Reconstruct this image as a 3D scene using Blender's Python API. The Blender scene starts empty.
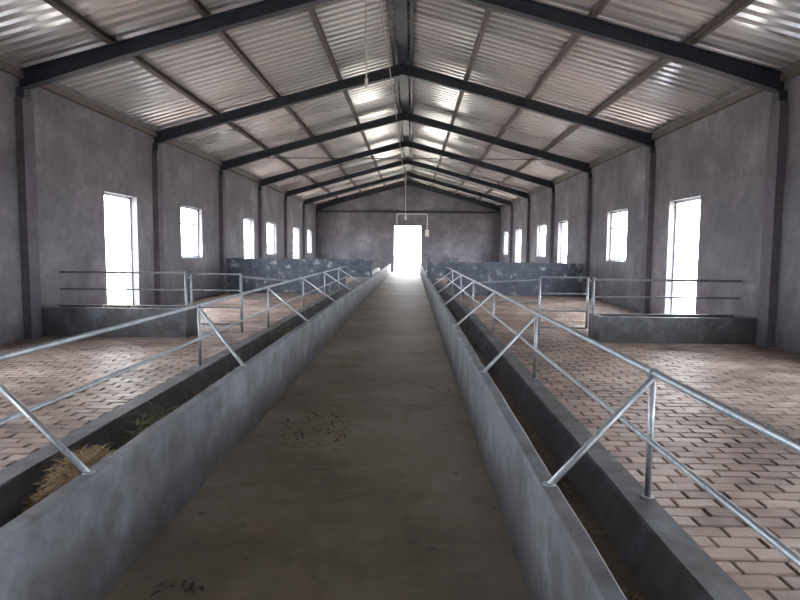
import bpy, bmesh, math, random
from mathutils import Vector, Matrix
random.seed(7)
sc = bpy.context.scene
sc.view_settings.view_transform = 'Standard'
sc.view_settings.look = 'None'

# ---------------------------------------------------------------- materials
def new_mat(name):
    m = bpy.data.materials.new(name); m.use_nodes = True
    nt = m.node_tree
    return m, nt, nt.nodes['Principled BSDF']

def noise_mat(name, cols, scale=3.0, rough=0.85, bump=0.15, bscale=40.0, metallic=0.0, detail=6, stretch=(1,1,1), contrast=(0.3,0.7), fine=0.35, spec=0.5):
    m, nt, b = new_mat(name)
    N = nt.nodes; L = nt.links
    tc = N.new('ShaderNodeNewGeometry')
    mp = N.new('ShaderNodeMapping'); mp.inputs['Scale'].default_value = stretch
    L.new(tc.outputs['Position'], mp.inputs['Vector'])
    n = N.new('ShaderNodeTexNoise'); n.inputs['Scale'].default_value = scale; n.inputs['Detail'].default_value = detail
    n.inputs['Roughness'].default_value = 0.6
    L.new(mp.outputs[0], n.inputs['Vector'])
    r = N.new('ShaderNodeValToRGB')
    els = r.color_ramp.elements
    k = len(cols)
    while len(els) < k: els.new(0.5)
    for i, c in enumerate(cols):
        els[i].position = contrast[0] + (contrast[1]-contrast[0])*i/(k-1)
        els[i].color = (*c, 1)
    L.new(n.outputs['Fac'], r.inputs['Fac'])
    n2 = N.new('ShaderNodeTexNoise'); n2.inputs['Scale'].default_value = bscale; n2.inputs['Detail'].default_value = 4
    L.new(mp.outputs[0], n2.inputs['Vector'])
    mx = N.new('ShaderNodeMix'); mx.data_type = 'RGBA'; mx.blend_type = 'OVERLAY'
    mx.inputs[0].default_value = fine
    L.new(r.outputs['Color'], mx.inputs[6]); L.new(n2.outputs['Fac'], mx.inputs[7])
    L.new(mx.outputs[2], b.inputs['Base Color'])
    b.inputs['Roughness'].default_value = rough
    b.inputs['Metallic'].default_value = metallic
    b.inputs['Specular IOR Level'].default_value = spec
    if bump:
        bp = N.new('ShaderNodeBump'); bp.inputs['Strength'].default_value = bump; bp.inputs['Distance'].default_value = 0.02
        L.new(n2.outputs['Fac'], bp.inputs['Height']); L.new(bp.outputs[0], b.inputs['Normal'])
    return m

def overlay_noise(m, scale, lo, hi, c0, c1, stretch=(1,1,1), damp=0):
    nt=m.node_tree; N=nt.nodes; L=nt.links; b=N['Principled BSDF']
    g=N.new('ShaderNodeNewGeometry'); mp=N.new('ShaderNodeMapping'); mp.inputs['Scale'].default_value=stretch; mp.inputs['Location'].default_value=(3.1,7.7,1.9)
    L.new(g.outputs['Position'],mp.inputs['Vector'])
    n=N.new('ShaderNodeTexNoise'); n.inputs['Scale'].default_value=scale; n.inputs['Detail'].default_value=8; n.inputs['Roughness'].default_value=0.65
    L.new(mp.outputs[0],n.inputs['Vector'])
    fac=n.outputs['Fac']
    if damp:   # rising-damp / splash stain: noise plus height above the floor
        sp=N.new('ShaderNodeSeparateXYZ'); L.new(g.outputs['Position'],sp.inputs[0])
        ma=N.new('ShaderNodeMath'); ma.operation='MULTIPLY_ADD'; ma.inputs[1].default_value=damp; ma.inputs[2].default_value=-damp*0.6
        L.new(sp.outputs['Z'],ma.inputs[0])
        ad=N.new('ShaderNodeMath'); ad.operation='ADD'; L.new(fac,ad.inputs[0]); L.new(ma.outputs[0],ad.inputs[1]); fac=ad.outputs[0]
    r=N.new('ShaderNodeValToRGB'); r.color_ramp.elements[0].position=lo; r.color_ramp.elements[1].position=hi
    r.color_ramp.elements[0].color=(*c0,1); r.color_ramp.elements[1].color=(*c1,1)
    L.new(fac,r.inputs['Fac'])
    src=b.inputs['Base Color'].links[0].from_socket
    mm=N.new('ShaderNodeMix'); mm.data_type='RGBA'; mm.blend_type='MULTIPLY'; mm.inputs[0].default_value=1
    L.new(src,mm.inputs[6]); L.new(r.outputs['Color'],mm.inputs[7]); L.new(mm.outputs[2],b.inputs['Base Color'])

M_wall = noise_mat('plaster_wall', [(0.145,0.143,0.168),(0.185,0.183,0.21),(0.29,0.287,0.315)], scale=0.8, rough=0.9, bump=0.2, bscale=7, fine=0.3, contrast=(0.3,0.72))
overlay_noise(M_wall, 1.6, 0.4, 0.62, (0.80,0.80,0.83), (1.03,1.02,1.0))
overlay_noise(M_wall, 1.3, 0.36, 0.55, (0.72,0.71,0.72), (1,1,1), damp=0.22)
M_pil  = noise_mat('pilaster_plaster', [(0.10,0.092,0.118),(0.14,0.132,0.155)], scale=2, rough=0.9, bump=0.2, bscale=12)
M_curb = noise_mat('trough_cement', [(0.105,0.117,0.148),(0.15,0.166,0.202),(0.205,0.222,0.258)], scale=1.6, rough=0.6, bump=0.12, bscale=14, fine=0.35)
overlay_noise(M_curb, 5, 0.42, 0.55, (0.82,0.80,0.76), (1,1,1))
overlay_noise(M_curb, 3, 0.30, 0.46, (0.62,0.58,0.53), (1,1,1), damp=0.5)
M_tbot = noise_mat('trough_bottom_dirt', [(0.08,0.06,0.045),(0.17,0.13,0.10)], scale=3, rough=0.9, bump=0.3, bscale=30)
M_aisle= noise_mat('aisle_concrete', [(0.19,0.162,0.125),(0.25,0.218,0.175),(0.33,0.297,0.25)], scale=0.9, rough=0.62, bump=0.08, bscale=14, fine=0.25, spec=0.4)
overlay_noise(M_aisle, 1.4, 0.40, 0.55, (0.78,0.76,0.72), (1,1,1))
overlay_noise(M_aisle, 7, 0.32, 0.38, (0.5,0.45,0.4), (1,1,1))
M_half = noise_mat('half_wall_render', [(0.075,0.09,0.125),(0.10,0.118,0.155),(0.12,0.14,0.18),(0.5,0.5,0.5)], scale=5, rough=0.85, bump=0.5, bscale=16, contrast=(0.35,0.70), fine=0.5)
M_raft = noise_mat('dark_steel', [(0.022,0.028,0.042),(0.04,0.048,0.065)], scale=3, rough=0.5, bump=0, bscale=30, metallic=0.0)
M_purl = noise_mat('brown_steel', [(0.09,0.072,0.068),(0.145,0.118,0.11)], scale=3, rough=0.55, bump=0, bscale=30, metallic=0.0)
M_pipe = noise_mat('galvanised_pipe', [(0.28,0.32,0.36),(0.44,0.48,0.52)], scale=8, rough=0.45, bump=0, bscale=60, metallic=0.7)
M_frame= noise_mat('window_frame_metal', [(0.25,0.3,0.38),(0.4,0.45,0.5)], scale=8, rough=0.4, bump=0, bscale=60, metallic=0.3)
M_grd  = noise_mat('outside_ground', [(0.45,0.4,0.33),(0.6,0.55,0.47)], scale=0.5, rough=0.95, bump=0.2, bscale=6)
M_mort = noise_mat('brick_joint_dirt', [(0.12,0.095,0.08),(0.2,0.16,0.14)], scale=3, rough=0.95, bump=0.3, bscale=30)
M_straw= noise_mat('straw', [(0.20,0.13,0.06),(0.38,0.27,0.14)], scale=20, rough=0.85, bump=0, bscale=60)
M_green= noise_mat('green_fodder', [(0.05,0.065,0.025),(0.11,0.125,0.05)], scale=20, rough=0.9, bump=0, bscale=60, spec=0.2)
M_leaf = noise_mat('dry_debris', [(0.04,0.03,0.02),(0.10,0.07,0.045)], scale=20, rough=0.9, bump=0, bscale=60)
M_white= noise_mat('white_plastic', [(0.6,0.6,0.58),(0.75,0.75,0.72)], scale=5, rough=0.5, bump=0)
M_cable= noise_mat('cable_grey', [(0.35,0.33,0.32),(0.45,0.43,0.42)], scale=5, rough=0.6, bump=0)
M_roof = noise_mat('corrugated_sheet_metal', [(0.80,0.79,0.80),(0.89,0.88,0.875),(0.95,0.94,0.92)], scale=0.5, rough=0.3, bump=0.05, bscale=3, metallic=0.6, contrast=(0.35,0.65), stretch=(0.5,2.2,1), fine=0.15)
nt=M_roof.node_tree; N=nt.nodes; L=nt.links; b=N['Principled BSDF']
geo=N.new('ShaderNodeNewGeometry'); sep=N.new('ShaderNodeSeparateXYZ'); L.new(geo.outputs['Position'],sep.inputs[0])
dv=N.new('ShaderNodeMath'); dv.operation='DIVIDE'; dv.inputs[1].default_value=0.84; L.new(sep.outputs['Y'],dv.inputs[0])
fl=N.new('ShaderNodeMath'); fl.operation='FLOOR'; L.new(dv.outputs[0],fl.inputs[0])
sg=N.new('ShaderNodeMath'); sg.operation='SIGN'; L.new(sep.outputs['X'],sg.inputs[0])
cb=N.new('ShaderNodeCombineXYZ'); L.new(fl.outputs[0],cb.inputs[0]); L.new(sg.outputs[0],cb.inputs[1])
wn_=N.new('ShaderNodeTexWhiteNoise'); wn_.noise_dimensions='3D'; L.new(cb.outputs[0],wn_.inputs['Vector'])
mr=N.new('ShaderNodeMapRange'); mr.inputs['To Min'].default_value=0.84; mr.inputs['To Max'].default_value=1.0; L.new(wn_.outputs['Value'],mr.inputs['Value'])
src=b.inputs['Base Color'].links[0].from_socket
mm=N.new('ShaderNodeMix'); mm.data_type='RGBA'; mm.blend_type='MULTIPLY'; mm.inputs[0].default_value=1
L.new(src,mm.inputs[6]); L.new(mr.outputs[0],mm.inputs[7]); L.new(mm.outputs[2],b.inputs['Base Color'])
mr2=N.new('ShaderNodeMapRange'); mr2.inputs['To Min'].default_value=0.18; mr2.inputs['To Max'].default_value=0.36; L.new(wn_.outputs['Value'],mr2.inputs['Value'])
L.new(mr2.outputs[0],b.inputs['Roughness'])

M_brick, nt, b = new_mat('clay_brick')
at = nt.nodes.new('ShaderNodeAttribute'); at.attribute_name = 'bcol'
geo = nt.nodes.new('ShaderNodeNewGeometry')
n = nt.nodes.new('ShaderNodeTexNoise'); n.inputs['Scale'].default_value = 0.9; n.inputs['Detail'].default_value = 7; n.inputs['Roughness'].default_value=0.65
nt.links.new(geo.outputs['Position'], n.inputs['Vector'])
add = nt.nodes.new('ShaderNodeMath'); add.operation = 'MULTIPLY_ADD'; add.inputs[1].default_value = 0.45
nt.links.new(at.outputs['Fac'], add.inputs[0])
sub = nt.nodes.new('ShaderNodeMath'); sub.operation = 'MULTIPLY_ADD'; sub.inputs[1].default_value = 2.8; sub.inputs[2].default_value = -1.2
nt.links.new(n.outputs['Fac'], sub.inputs[0]); nt.links.new(sub.outputs[0], add.inputs[2])
r = nt.nodes.new('ShaderNodeValToRGB'); r.color_ramp.elements[0].color = (0.135,0.095,0.08,1); r.color_ramp.elements[1].color = (0.47,0.375,0.33,1)
e_=r.color_ramp.elements.new(0.5); e_.color=(0.29,0.215,0.185,1)
r.color_ramp.elements[0].position = 0.0; r.color_ramp.elements[-1].position = 1.0
nt.links.new(add.outputs[0], r.inputs['Fac']); nt.links.new(r.outputs['Color'], b.inputs['Base Color'])
b.inputs['Roughness'].default_value = 0.48
n3 = nt.nodes.new('ShaderNodeTexNoise'); n3.inputs['Scale'].default_value = 40
nt.links.new(geo.outputs['Position'], n3.inputs['Vector'])
bp = nt.nodes.new('ShaderNodeBump'); bp.inputs['Strength'].default_value = 0.25; bp.inputs['Distance'].default_value = 0.01
nt.links.new(n3.outputs['Fac'], bp.inputs['Height']); nt.links.new(bp.outputs[0], b.inputs['Normal'])

# ---------------------------------------------------------------- mesh helpers
class MB:
    def __init__(s): s.v=[]; s.f=[]; s.m=[]
    def box(s, x0,x1,y0,y1,z0,z1, mi=0):
        i=len(s.v)
        s.v += [(x0,y0,z0),(x1,y0,z0),(x1,y1,z0),(x0,y1,z0),(x0,y0,z1),(x1,y0,z1),(x1,y1,z1),(x0,y1,z1)]
        s.f += [(i,i+3,i+2,i+1),(i+4,i+5,i+6,i+7),(i,i+1,i+5,i+4),(i+1,i+2,i+6,i+5),(i+2,i+3,i+7,i+6),(i+3,i,i+4,i+7)]
        s.m += [mi]*6
    def tube(s, a, b, r, n=10, mi=0):
        a=Vector(a); b=Vector(b); d=(b-a).normalized()
        u=d.orthogonal().normalized(); w=d.cross(u)
        i=len(s.v)
        for p in (a,b):
            for k in range(n):
                t=2*math.pi*k/n
                s.v.append(tuple(p+u*math.cos(t)*r+w*math.sin(t)*r))
        for k in range(n):
            s.f.append((i+k,i+(k+1)%n,i+n+(k+1)%n,i+n+k)); s.m.append(mi)
        s.f.append(tuple(i+k for k in reversed(range(n)))); s.m.append(mi)
        s.f.append(tuple(i+n+k for k in range(n))); s.m.append(mi)
    def poly(s, pts, r, n=10, mi=0):
        for a,b in zip(pts[:-1],pts[1:]): s.tube(a,b,r,n,mi)
    def prism(s, prof, fa, fb, mi=0):
        i=len(s.v); n=len(prof)
        s.v += [fa(p) for p in prof]+[fb(p) for p in prof]
        for k in range(n):
            s.f.append((i+k,i+(k+1)%n,i+n+(k+1)%n,i+n+k)); s.m.append(mi)
        s.f.append(tuple(i+k for k in reversed(range(n)))); s.m.append(mi)
        s.f.append(tuple(i+n+k for k in range(n))); s.m.append(mi)
    def build(s, name, mats, smooth=False, parent=None, fixn=True, bevel=0):
        me=bpy.data.meshes.new(name); me.from_pydata(s.v,[],s.f)
        for m in mats: me.materials.append(m)
        me.polygons.foreach_set('material_index', s.m)
        if fixn:
            bm=bmesh.new(); bm.from_mesh(me); bmesh.ops.recalc_face_normals(bm, faces=bm.faces); bm.to_mesh(me); bm.free()
        if smooth:
            me.polygons.foreach_set('use_smooth',[len(p.vertices)==4 for p in me.polygons])
        me.update()
        o=bpy.data.objects.new(name, me); sc.collection.objects.link(o)
        if parent: o.parent=parent
        if bevel:
            md=o.modifiers.new('bevel','BEVEL'); md.width=bevel; md.segments=2; md.limit_method='ANGLE'
        return o

HW=5.0; Y0=-4.6; Y1=34.1; EAVE=3.42; RIDGE=4.78; T=0.24
SL=(RIDGE-EAVE)/HW

# ---------------------------------------------------------------- walls
doors=[(-2.4,-1.2),(10.5,11.75),(19.3,20.5),(27.4,28.8)]
wins=[(1.4,2.8),(5.2,6.6),(14.0,15.4),(22.4,23.9),(31.0,32.4)]
DT=2.18; WS=1.0; WT=2.2
ROOFU=0.215
def side_wall(name, sx):
    mb=MB()
    xi=sx*HW; xo=sx*(HW+T); x0,x1=min(xi,xo),max(xi,xo)
    ops=sorted([(a,b_,0.0,DT) for a,b_ in doors]+[(a,b_,WS,WT) for a,b_ in wins])
    y=Y0-T
    for a,b_,z0,z1 in ops:
        mb.box(x0,x1,y,a,-0.1,EAVE)
        mb.box(x0,x1,a,b_,-0.1,z0)
        mb.box(x0,x1,a,b_,z1,EAVE)
        y=b_
    mb.box(x0,x1,y,Y1+T,-0.1,EAVE)
    prof=[(xi,EAVE),(xo,EAVE),(xo,EAVE-T*SL+ROOFU),(xi,EAVE+ROOFU)]
    mb.prism(prof, lambda p:(p[0],Y0-T,p[1]), lambda p:(p[0],Y1+T,p[1]))
    return mb.build(name,[M_wall])
side_wall('wall_left',-1); side_wall('wall_right',1)
def gable(name, y0,y1, dw, dh, dc=0.0):
    mb=MB()
    mb.box(-HW,dc-dw/2,y0,y1,-0.1,EAVE); mb.box(dc+dw/2,HW,y0,y1,-0.1,EAVE); mb.box(dc-dw/2,dc+dw/2,y0,y1,dh,EAVE)
    u=ROOFU
    mb.prism([(-HW,EAVE),(HW,EAVE),(HW,EAVE+u),(0,RIDGE+u),(-HW,EAVE+u)], lambda p:(p[0],y0,p[1]), lambda p:(p[0],y1,p[1]))
    return mb.build(name,[M_wall])
gable('wall_back',Y1,Y1+T,1.55,2.55)
gable('wall_front',Y0-T,Y0,2.6,2.7)

ty=[-0.3, 4.0, 8.3,12.6,16.9,21.2,25.5,29.8,33.9]
for sx,side in((-1,'left'),(1,'right')):
    mb=MB()
    for y in ty:
        a,b_=sorted((sx*(HW-0.11),sx*(HW-0.001)))
        mb.box(a,b_,y-0.12,y+0.12,0,EAVE-0.24)
    mb.build('pilaster_row' if sx<0 else 'pilaster_row.001',[M_pil])
mb=MB(); mb.box(-HW+.1,HW-.1,Y1-0.1,Y1-0.001,EAVE-0.2,EAVE-0.1); mb.build('trim_1',[M_raft])
for i,sx in enumerate((-1,1)):
    mb=MB(); a,b_=sorted((sx*(HW-0.07),sx*(HW-0.001))); mb.box(a,b_,Y0,Y1-0.12,EAVE+0.03,EAVE+0.13); mb.build('trim_%d'%(i+2),[M_purl])

# ---------------------------------------------------------------- roof
def roof():
    mb=MB(); prof=[]
    y=Y0-0.5
    P=0.21
    while y<Y1+0.6:
        prof += [(y,0),(y+0.10,0),(y+0.13,0.032),(y+0.18,0.032)]
        y+=P
    for sx in(-1,1):
        i=len(mb.v)
        xe=HW+0.45
        for (py,pz) in prof:
            for fx in (0.0,xe):
                mb.v.append((sx*fx, py, RIDGE+0.22-fx*SL+pz))
        for k in range(len(prof)-1):
            mb.f.append((i+2*k,i+2*k+1,i+2*k+3,i+2*k+2)); mb.m.append(0)
    o=mb.build('ceiling',[M_roof],fixn=False)
    md=o.modifiers.new('sheet','SOLIDIFY'); md.thickness=0.004; md.offset=1
roof()
mb=MB()
for sx in(-1,1):
    mb.prism([(0,0.265),(0.28,0.265-0.28*SL),(0.28,0.275-0.28*SL),(0,0.275)], lambda p,sx=sx:(sx*p[0],Y0-0.5,RIDGE+p[1]), lambda p,sx=sx:(sx*p[0],Y1+0.6,RIDGE+p[1]))
mb.build('ridge_cap',[M_roof])

def rafter(name,y):
    mb=MB()
    top=lambda x: RIDGE+0.115-abs(x)*SL
    for sx in(-1,1):
        x0=0.0; x1=sx*(HW-0.01)
        for (xa,xb,da,db) in ((x0,sx*1.2,0.20,0.17),(sx*1.2,sx*3.6,0.17,0.18),(sx*3.6,x1,0.18,0.23)):
            v=[(xa,top(xa)),(xb,top(xb)),(xb,top(xb)-db),(xa,top(xa)-da)]
            mb.prism(v, lambda p:(p[0],y-0.006,p[1]), lambda p:(p[0],y+0.006,p[1]))
            for off in (0,1):
                za=top(xa)-off*da; zb=top(xb)-off*db
                v=[(xa,za),(xb,zb),(xb,zb-0.014),(xa,za-0.014)]
                mb.prism(v, lambda p:(p[0],y-0.07,p[1]), lambda p:(p[0],y+0.07,p[1]))
        a,b_=sorted((sx*(HW-0.11),sx*(HW-0.001)))
        mb.box(a,b_,y-0.08,y+0.08,EAVE-0.24,EAVE-0.12)
    mb.box(-0.03,0.03,y-0.08,y+0.08,RIDGE-0.11,RIDGE+0.1)
    mb.build(name,[M_raft])
for k,y in enumerate(ty):
    rafter('roof_rafter' if k==0 else 'roof_rafter.%03d'%k, y)
k=0
def purlin(x,mat,h=0.095,w=0.055,name='roof_purlin'):
    global k
    mb=MB(); z=RIDGE+0.12-abs(x)*SL
    mb.box(x-w/2,x-w/2+0.006,Y0,Y1,z,z+h-.01); mb.box(x-w/2,x+w/2,Y0,Y1,z,z+0.006)
    mb.box(x-w/2,x+w/2,Y0,Y1,z+h-0.018,z+h-0.012)
    mb.build(name if k==0 else name+'.%03d'%k,[mat]); k+=1
for sx in(-1,1):
    for x in (1.25,2.5,3.75): purlin(sx*x,M_purl,w=0.075)
    purlin(sx*0.17,M_raft,h=0.085)
mb=MB(); mb.box(-0.10,0.10,Y0,Y1,RIDGE+0.118,RIDGE+0.2); mb.build('ridge_beam',[M_raft])
mb=MB()
z=EAVE+0.25
mb.tube((-4.0,16.9,z),(4.0,16.9,z),0.012,6)
mb.build('tie_rod',[M_raft])

# ---------------------------------------------------------------- floor
XL=-0.885; XR=0.64
mb=MB(); mb.box(XL,XR,Y0,Y1+0.6,-0.1,0.0); mb.build('floor',[M_aisle])
mb=MB(); mb.box(-HW,-1.0,Y0,Y1,-0.1,-0.012); mb.box(0.8,HW,Y0,Y1,-0.1,-0.012); mb.build('floor_pen_base',[M_mort])
def bricks(name,xa,xb):
    mb=MB(); cols=[]
    L=0.215; W=0.105; g=0.009
    y=Y0+0.02; row=0
    while y<Y1-0.15:
        if 17.0<y<17.34: y+=W; row+=1; continue
        x=xa+(0 if row%2 else -L/2)+random.uniform(-.012,.012)
        wob=random.uniform(-0.003,0.003)
        while x<xb:
            a=max(x+g/2,xa); b_=min(x+L-g/2,xb)
            if b_-a>0.03:
                z=random.gauss(-0.001,0.0018); t1=random.uniform(-.0022,.0022); t2=random.uniform(-.0022,.0022)
                dy=random.uniform(-.002,.002)+wob; rot=random.uniform(-.003,.003)
                y0=y+g/2+dy; y1=y+W-g/2+dy
                e=0.006
                i=len(mb.v)
                mb.v += [(a,y0,-.03),(b_,y0+rot,-.03),(b_,y1+rot,-.03),(a,y1,-.03),
                         (a,y0,z-e),(b_,y0+rot,z-e),(b_,y1+rot,z-e),(a,y1,z-e),
                         (a+e,y0+e,z+t1),(b_-e,y0+e+rot,z+t2),(b_-e,y1-e+rot,z-t1),(a+e,y1-e,z-t2)]
                for q in range(4):
                    r_=(q+1)%4
                    mb.f.append((i+q,i+r_,i+4+r_,i+4+q)); mb.f.append((i+4+q,i+4+r_,i+8+r_,i+8+q)); mb.m+=[0,0]
                mb.f.append((i+8,i+9,i+10,i+11)); mb.m.append(0)
                c=random.random(); cols += [c]*12
            x+=L
        y+=W; row+=1
    o=mb.build(name,[M_brick],fixn=False)
    at=o.data.attributes.new('bcol','FLOAT','POINT'); at.data.foreach_set('value',cols)
bricks('brick_paving',-HW+0.01,-1.62); bricks('brick_paving.001',1.2,HW-0.01)
mb=MB(); mb.box(-60,60,-40,110,-0.3,-0.12); mb.build('ground_outside',[M_grd])

# ---------------------------------------------------------------- feed troughs
YT0=Y0+0.3; YT1=33.0; HC=0.46; HO=0.26
def trough(name, xi, sx, wid):
    mb=MB()
    t=0.068
    P=[(0,0),(0,HC-0.01),(0.01,HC),(t-0.01,HC),(t,HC-0.01),(t+0.03,0.10),(wid-0.19,0.10),(wid-0.13,HO-0.01),(wid-0.12,HO),(wid-0.01,HO),(wid,HO-0.01),(wid,-0.02),(wid,-.05),(0,-.05)]
    i=len(mb.v); n=len(P)
    NS=150
    ys=[YT0+(YT1-YT0)*q/NS for q in range(NS+1)]
    for y in ys:
        jx=random.uniform(-.003,.003)
        for (px,pz) in P:
            mb.v.append((xi+sx*(px+jx if pz>0.05 else px), y, pz+(random.uniform(-.0015,.0015) if pz>0.05 else 0)))
    for q in range(NS):
        for k_ in range(n):
            mb.f.append((i+q*n+k_, i+q*n+(k_+1)%n, i+(q+1)*n+(k_+1)%n, i+(q+1)*n+k_)); mb.m.append(1 if k_==5 else 0)
    mb.f.append(tuple(i+k_ for k_ in range(n))); mb.m.append(0)
    mb.f.append(tuple(i+NS*n+k_ for k_ in range(n))); mb.m.append(0)
    mb.build(name,[M_curb,M_tbot])
trough('feed_trough',XL,-1,0.73); trough('feed_trough.001',XR,1,0.555)

# ---------------------------------------------------------------- railings
def railing(name, xr, xc, posts):
    mb=MB()
    zt=0.77; zl=0.49
    ye=16.95
    mb.tube((xr,Y0+0.4,zt),(xr,ye,zt),0.0145,12); mb.tube((xr,Y0+0.4,zl),(xr,ye,zl),0.0115,12)
    for y,dy in posts:
        mb.tube((xr,y,HO-0.005),(xr,y,zt),0.0125,12)
        mb.tube((xr,y,HO-0.003),(xr,y,HO+0.006),0.026,12)
        mb.tube((xc,y-dy,HC-0.005),(xr,y-0.02,zt-0.01),0.012,12)
        mb.tube((xc,y-dy,HC-0.003),(xc,y-dy,HC+0.005),0.022,12)
        mb.tube((xr,y-0.02,zt),(xr,y+0.02,zt),0.0185,12)
    mb.build(name,[M_pipe],smooth=True)
railing('pipe_railing',-1.56,XL-0.034,[(-2.4,.7),(0.1,.6),(2.49,.40),(5.1,1.0),(7.6,.9),(10.1,.9),(12.6,.9),(15.1,.9)])
railing('pipe_railing.001',1.165,XR+0.034,[(-2.2,.6),(0.1,.6),(2.45,.4),(4.75,.77),(7.2,.75),(9.6,.75),(12.0,.75),(14.4,.75)])

# ---------------------------------------------------------------- cross low water troughs
def water_trough(name,xa,xb,h):
    mb=MB(); y0,y1=8.45,8.98; t=0.09
    mb.box(xa,xb,y0,y0+t,0,h); mb.box(xa,xb,y1-t,y1,0,h); mb.box(xa,xa+t,y0+t,y1-t,0,h); mb.box(xb-t,xb,y0+t,y1-t,0,h)
    mb.box(xa+t,xb-t,y0+t,y1-t,0,0.12)
    mb.build(name,[M_curb])
water_trough('water_trough',-4.995,-2.9,0.40); water_trough('water_trough.001',2.78,4.9,0.35)

yR=9.08
def cross(name, segs):
    mb=MB()
    for s in segs: mb.tube(*s)
    mb.build(name,[M_pipe],smooth=True)
def gate(name,xa,xb,y):
    d=1 if xb>xa else -1
    mb=MB()
    mb.tube((xa,y,.12),(xa,y,.86),.016,10); mb.tube((xb,y,.0),(xb,y,.86),.02,10)
    for z in (.86,.62,.37,.12): mb.tube((xa,y,z),(xb,y,z),.013,10)
    mb.tube((xa,y,.8),(xa-.055*d,y,.8),.01,8); mb.tube((xa,y,.2),(xa-.055*d,y,.2),.01,8)
    mb.build(name,[M_pipe],smooth=True)
cross('cross_railing',[((-4.99,yR,.87),(-3.12,yR,.87),.0165,10),((-4.99,yR,.62),(-3.12,yR,.62),.0125,10),((-3.12,yR,0),(-3.12,yR,.90),.02,10)])
gate('pen_gate',-3.04,-2.3,yR)
cross('cross_railing.001',[((2.86,yR,.83),(4.99,yR,.83),.0165,10),((2.86,yR,.58),(4.99,yR,.58),.0125,10),((2.86,yR,0),(2.86,yR,.86),.02,10)])
gate('pen_gate.001',2.78,2.08,yR)
cross('cross_railing.002',[((1.19,yR,.77),(2.06,yR,.82),.014,10),((1.19,yR,.49),(2.06,yR,.5),.0125,10)])
cross('cross_railing.003',[((-1.585,yR,.77),(-2.28,yR,.82),.014,10),((-1.585,yR,.49),(-2.28,yR,.5),.0125,10)])

# ---------------------------------------------------------------- half walls
def half(name,xa,xb,h,z0=0):
    mb=MB(); mb.box(xa,xb,17.1,17.34,z0,h-.03)
    x=xa
    while x<xb-1e-4:
        x2=min(x+random.uniform(.12,.3),xb); mb.box(x,x2,17.1,17.34,h-.03,h+random.uniform(-.015,.02)); x=x2
    mb.build(name,[M_half])
half('pen_partition_wall',-4.99,-1.63,0.95); half('pen_partition_wall.001',1.21,4.99,0.90)
half('trough_divider',-1.62,XL,0.95,.462); half('trough_divider.001',XR,1.2,0.90,.462)

# ---------------------------------------------------------------- windows and doors
wn=0; dn=0
for sx in(-1,1):
    for a,b_ in wins:
        wn+=1; mb=MB(); x0,x1=sorted((sx*(HW+0.10),sx*(HW+0.14))); t=0.045
        mb.box(x0,x1,a,b_,WS,WS+t); mb.box(x0,x1,a,b_,WT-t,WT); mb.box(x0,x1,a,a+t,WS,WT); mb.box(x0,x1,b_-t,b_,WS,WT)
        m_=(a+b_)/2; mb.box(x0+.008,x1-.008,m_-.02,m_+.02,WS,WT); mb.box(x0+.008,x1-.008,a,b_,WT-0.42,WT-0.39)
        mb.build('window_%d'%wn,[M_frame])
    for a,b_ in doors:
        dn+=1; mb=MB(); x0,x1=sorted((sx*(HW+0.12),sx*(HW+0.18))); t=0.04
        mb.box(x0,x1,a,b_,DT-t,DT); mb.box(x0,x1,a,a+t,0,DT); mb.box(x0,x1,b_-t,b_,0,DT)
        mb.build('door_%d'%dn,[M_frame])
mb=MB(); mb.box(-.775,-.73,Y1+.1,Y1+.16,0,2.55); mb.box(.73,.775,Y1+.1,Y1+.16,0,2.55); mb.box(-.73,.73,Y1+.1,Y1+.16,2.5,2.55)
mb.build('door_%d'%(dn+1),[M_frame])
mb=MB()
for xa,xb in((-1.29,-0.01),(0.01,1.29)):
    mb.box(xa,xb,Y0-.14,Y0-.12,0.02,2.69)
    for z in (0.02,1.3,2.62): mb.box(xa,xb,Y0-.12,Y0-.08,z,z+.06)
    mb.box(xa,xa+.05,Y0-.12,Y0-.08,.02,2.69); mb.box(xb-.05,xb,Y0-.12,Y0-.08,.02,2.69)
mb.build('door_%d'%(dn+2),[M_frame])

# ---------------------------------------------------------------- hanging wires, pipe
mb=MB()
mb.poly([(-0.24,Y0+1,4.53),(-0.24,8.3,4.5),(-0.2,16.9,4.52),(-0.15,33.5,4.5)],0.010,6)
mb.build('overhead_cable',[M_cable])
mb=MB()
mb.poly([(-0.24,6.0,4.9),(-0.25,6.0,3.5),(-0.24,6.0,2.85)],0.006,6)
mb.tube((-0.24,6.0,2.85),(-0.24,6.0,2.77),0.016,10)
mb.build('hanging_wire',[M_white])
mb=MB()
mb.poly([(-0.05,25.5,4.65),(-0.05,25.5,2.6)],0.012,6)
mb.tube((-0.05,25.5,2.62),(-0.05,25.5,2.45),0.05,10)
mb.build('hanging_lamp',[M_white])
mb=MB()
mb.poly([(-0.6,33.95,2.6),(-0.6,33.95,3.15),(1.05,33.95,3.15),(1.05,33.95,2.3)],0.025,8)
mb.build('conduit_pipe',[M_white])
mb=MB(); mb.box(0.95,1.15,33.9,34.09,1.95,2.3); mb.build('electrical_box',[M_white],bevel=0.02)

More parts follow.
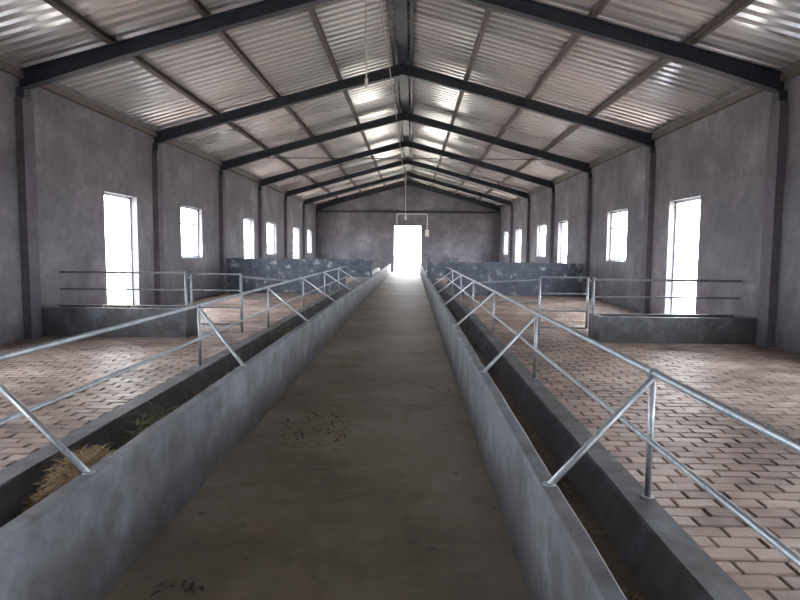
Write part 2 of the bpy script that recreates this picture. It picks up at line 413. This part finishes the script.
# ---------------------------------------------------------------- straw / fodder / debris
def blades(name, cx,cy,cz,rx,ry,h,n,mat,L=0.12,w=0.004):
    mb=MB()
    for _ in range(n):
        t=random.uniform(0,2*math.pi); rr=math.sqrt(random.random())
        x=cx+rr*rx*math.cos(t); y=cy+rr*ry*math.sin(t)
        z=cz+h*(1-rr**2)*(random.random()**0.5)+0.004
        a=random.uniform(0,2*math.pi); l=L*random.uniform(.4,1); tl=random.uniform(-.25,.45)
        d=Vector((math.cos(a)*l,math.sin(a)*l,tl*l*.6)); p=Vector((-math.sin(a),math.cos(a),0))*w*random.uniform(.6,1.6)
        A=Vector((x,y,z)); B=A+d*.5+Vector((0,0,l*.1)); C=A+d
        for q in (A,B,C):
            if q.z<cz+.002: q.z=cz+.002
        i=len(mb.v); mb.v += [tuple(A-p),tuple(A+p),tuple(B+p),tuple(B-p),tuple(C)]
        mb.f += [(i,i+1,i+2,i+3),(i+3,i+2,i+4)]; mb.m += [0,0]
    mb.build(name,[mat],fixn=False)
blades('straw_pile',-1.24,2.68,0.10,0.2,0.36,0.24,2600,M_straw,L=0.09,w=0.0035)
blades('green_fodder',-1.26,3.5,0.10,0.16,0.4,0.22,220,M_green,L=0.17,w=0.005)
blades('green_fodder.001',-1.26,7.0,0.10,0.18,0.4,0.32,220,M_green,L=0.18,w=0.006)
blades('straw_pile.001',-1.22,4.8,0.10,0.16,1.5,0.14,1000,M_straw)
blades('straw_pile.002',-4.0,8.72,0.34,0.4,0.18,0.10,400,M_straw)
blades('straw_pile.003',0.91,3.2,0.10,0.10,1.8,0.02,160,M_straw,L=0.06,w=0.003)
blades('floor_debris',-0.45,4.2,0.0,0.24,0.45,0.01,80,M_leaf,L=0.065,w=0.005)
blades('floor_debris.001',-0.62,2.15,0.0,0.08,0.06,0.01,9,M_leaf,L=0.06,w=0.006)
blades('floor_debris.002',0.2,6.0,0.0,0.42,1.5,0.01,50,M_leaf,L=0.05,w=0.006)
blades('floor_debris.003',3.2,4.5,0.0,1.5,3,0.008,200,M_straw,L=0.06,w=0.004)
blades('floor_debris.004',-3.2,5.5,0.0,1.4,2.5,0.008,250,M_straw,L=0.06,w=0.004)
blades('floor_debris.005',-0.1,3.6,0.0,0.68,2.2,0.006,140,M_straw,L=0.035,w=0.002)

# ---------------------------------------------------------------- light
w=bpy.data.worlds.new('sky'); sc.world=w; w.use_nodes=True
bg=w.node_tree.nodes['Background']; bg.inputs['Color'].default_value=(0.93,0.955,1.0,1); bg.inputs['Strength'].default_value=33
def portal(loc, sx_, sy_, nrm):
    l=bpy.data.lights.new('daylight_portal','AREA'); l.shape='RECTANGLE'; l.size=sx_; l.size_y=sy_
    l.cycles.is_portal=True
    o=bpy.data.objects.new('daylight_portal',l); sc.collection.objects.link(o)
    o.location=loc; o.rotation_euler=Vector(nrm).to_track_quat('-Z','Z').to_euler()
for s in(-1,1):
    for a,b_ in wins: portal((s*(HW+T+.02),(a+b_)/2,(WS+WT)/2), b_-a+.05, WT-WS+.05, (-s,0,0))
    for a,b_ in doors: portal((s*(HW+T+.02),(a+b_)/2,DT/2), b_-a+.05, DT+.05, (-s,0,0))
portal((0,Y1+T+.02,1.27),1.6,2.6,(0,-1,0))

# ---------------------------------------------------------------- camera
cd=bpy.data.cameras.new('camera'); cam=bpy.data.objects.new('camera',cd); sc.collection.objects.link(cam)
cd.sensor_width=36; cd.lens=620/800*36; cd.clip_start=0.02; cd.clip_end=400
R=Matrix.Rotation(math.radians(1.0),4,'Z')@Matrix.Rotation(math.radians(90-4.7),4,'X')@Matrix.Rotation(math.radians(0.5),4,'Z')
cam.matrix_world=Matrix.Translation((0.2,0,1.25))@R
sc.camera=cam
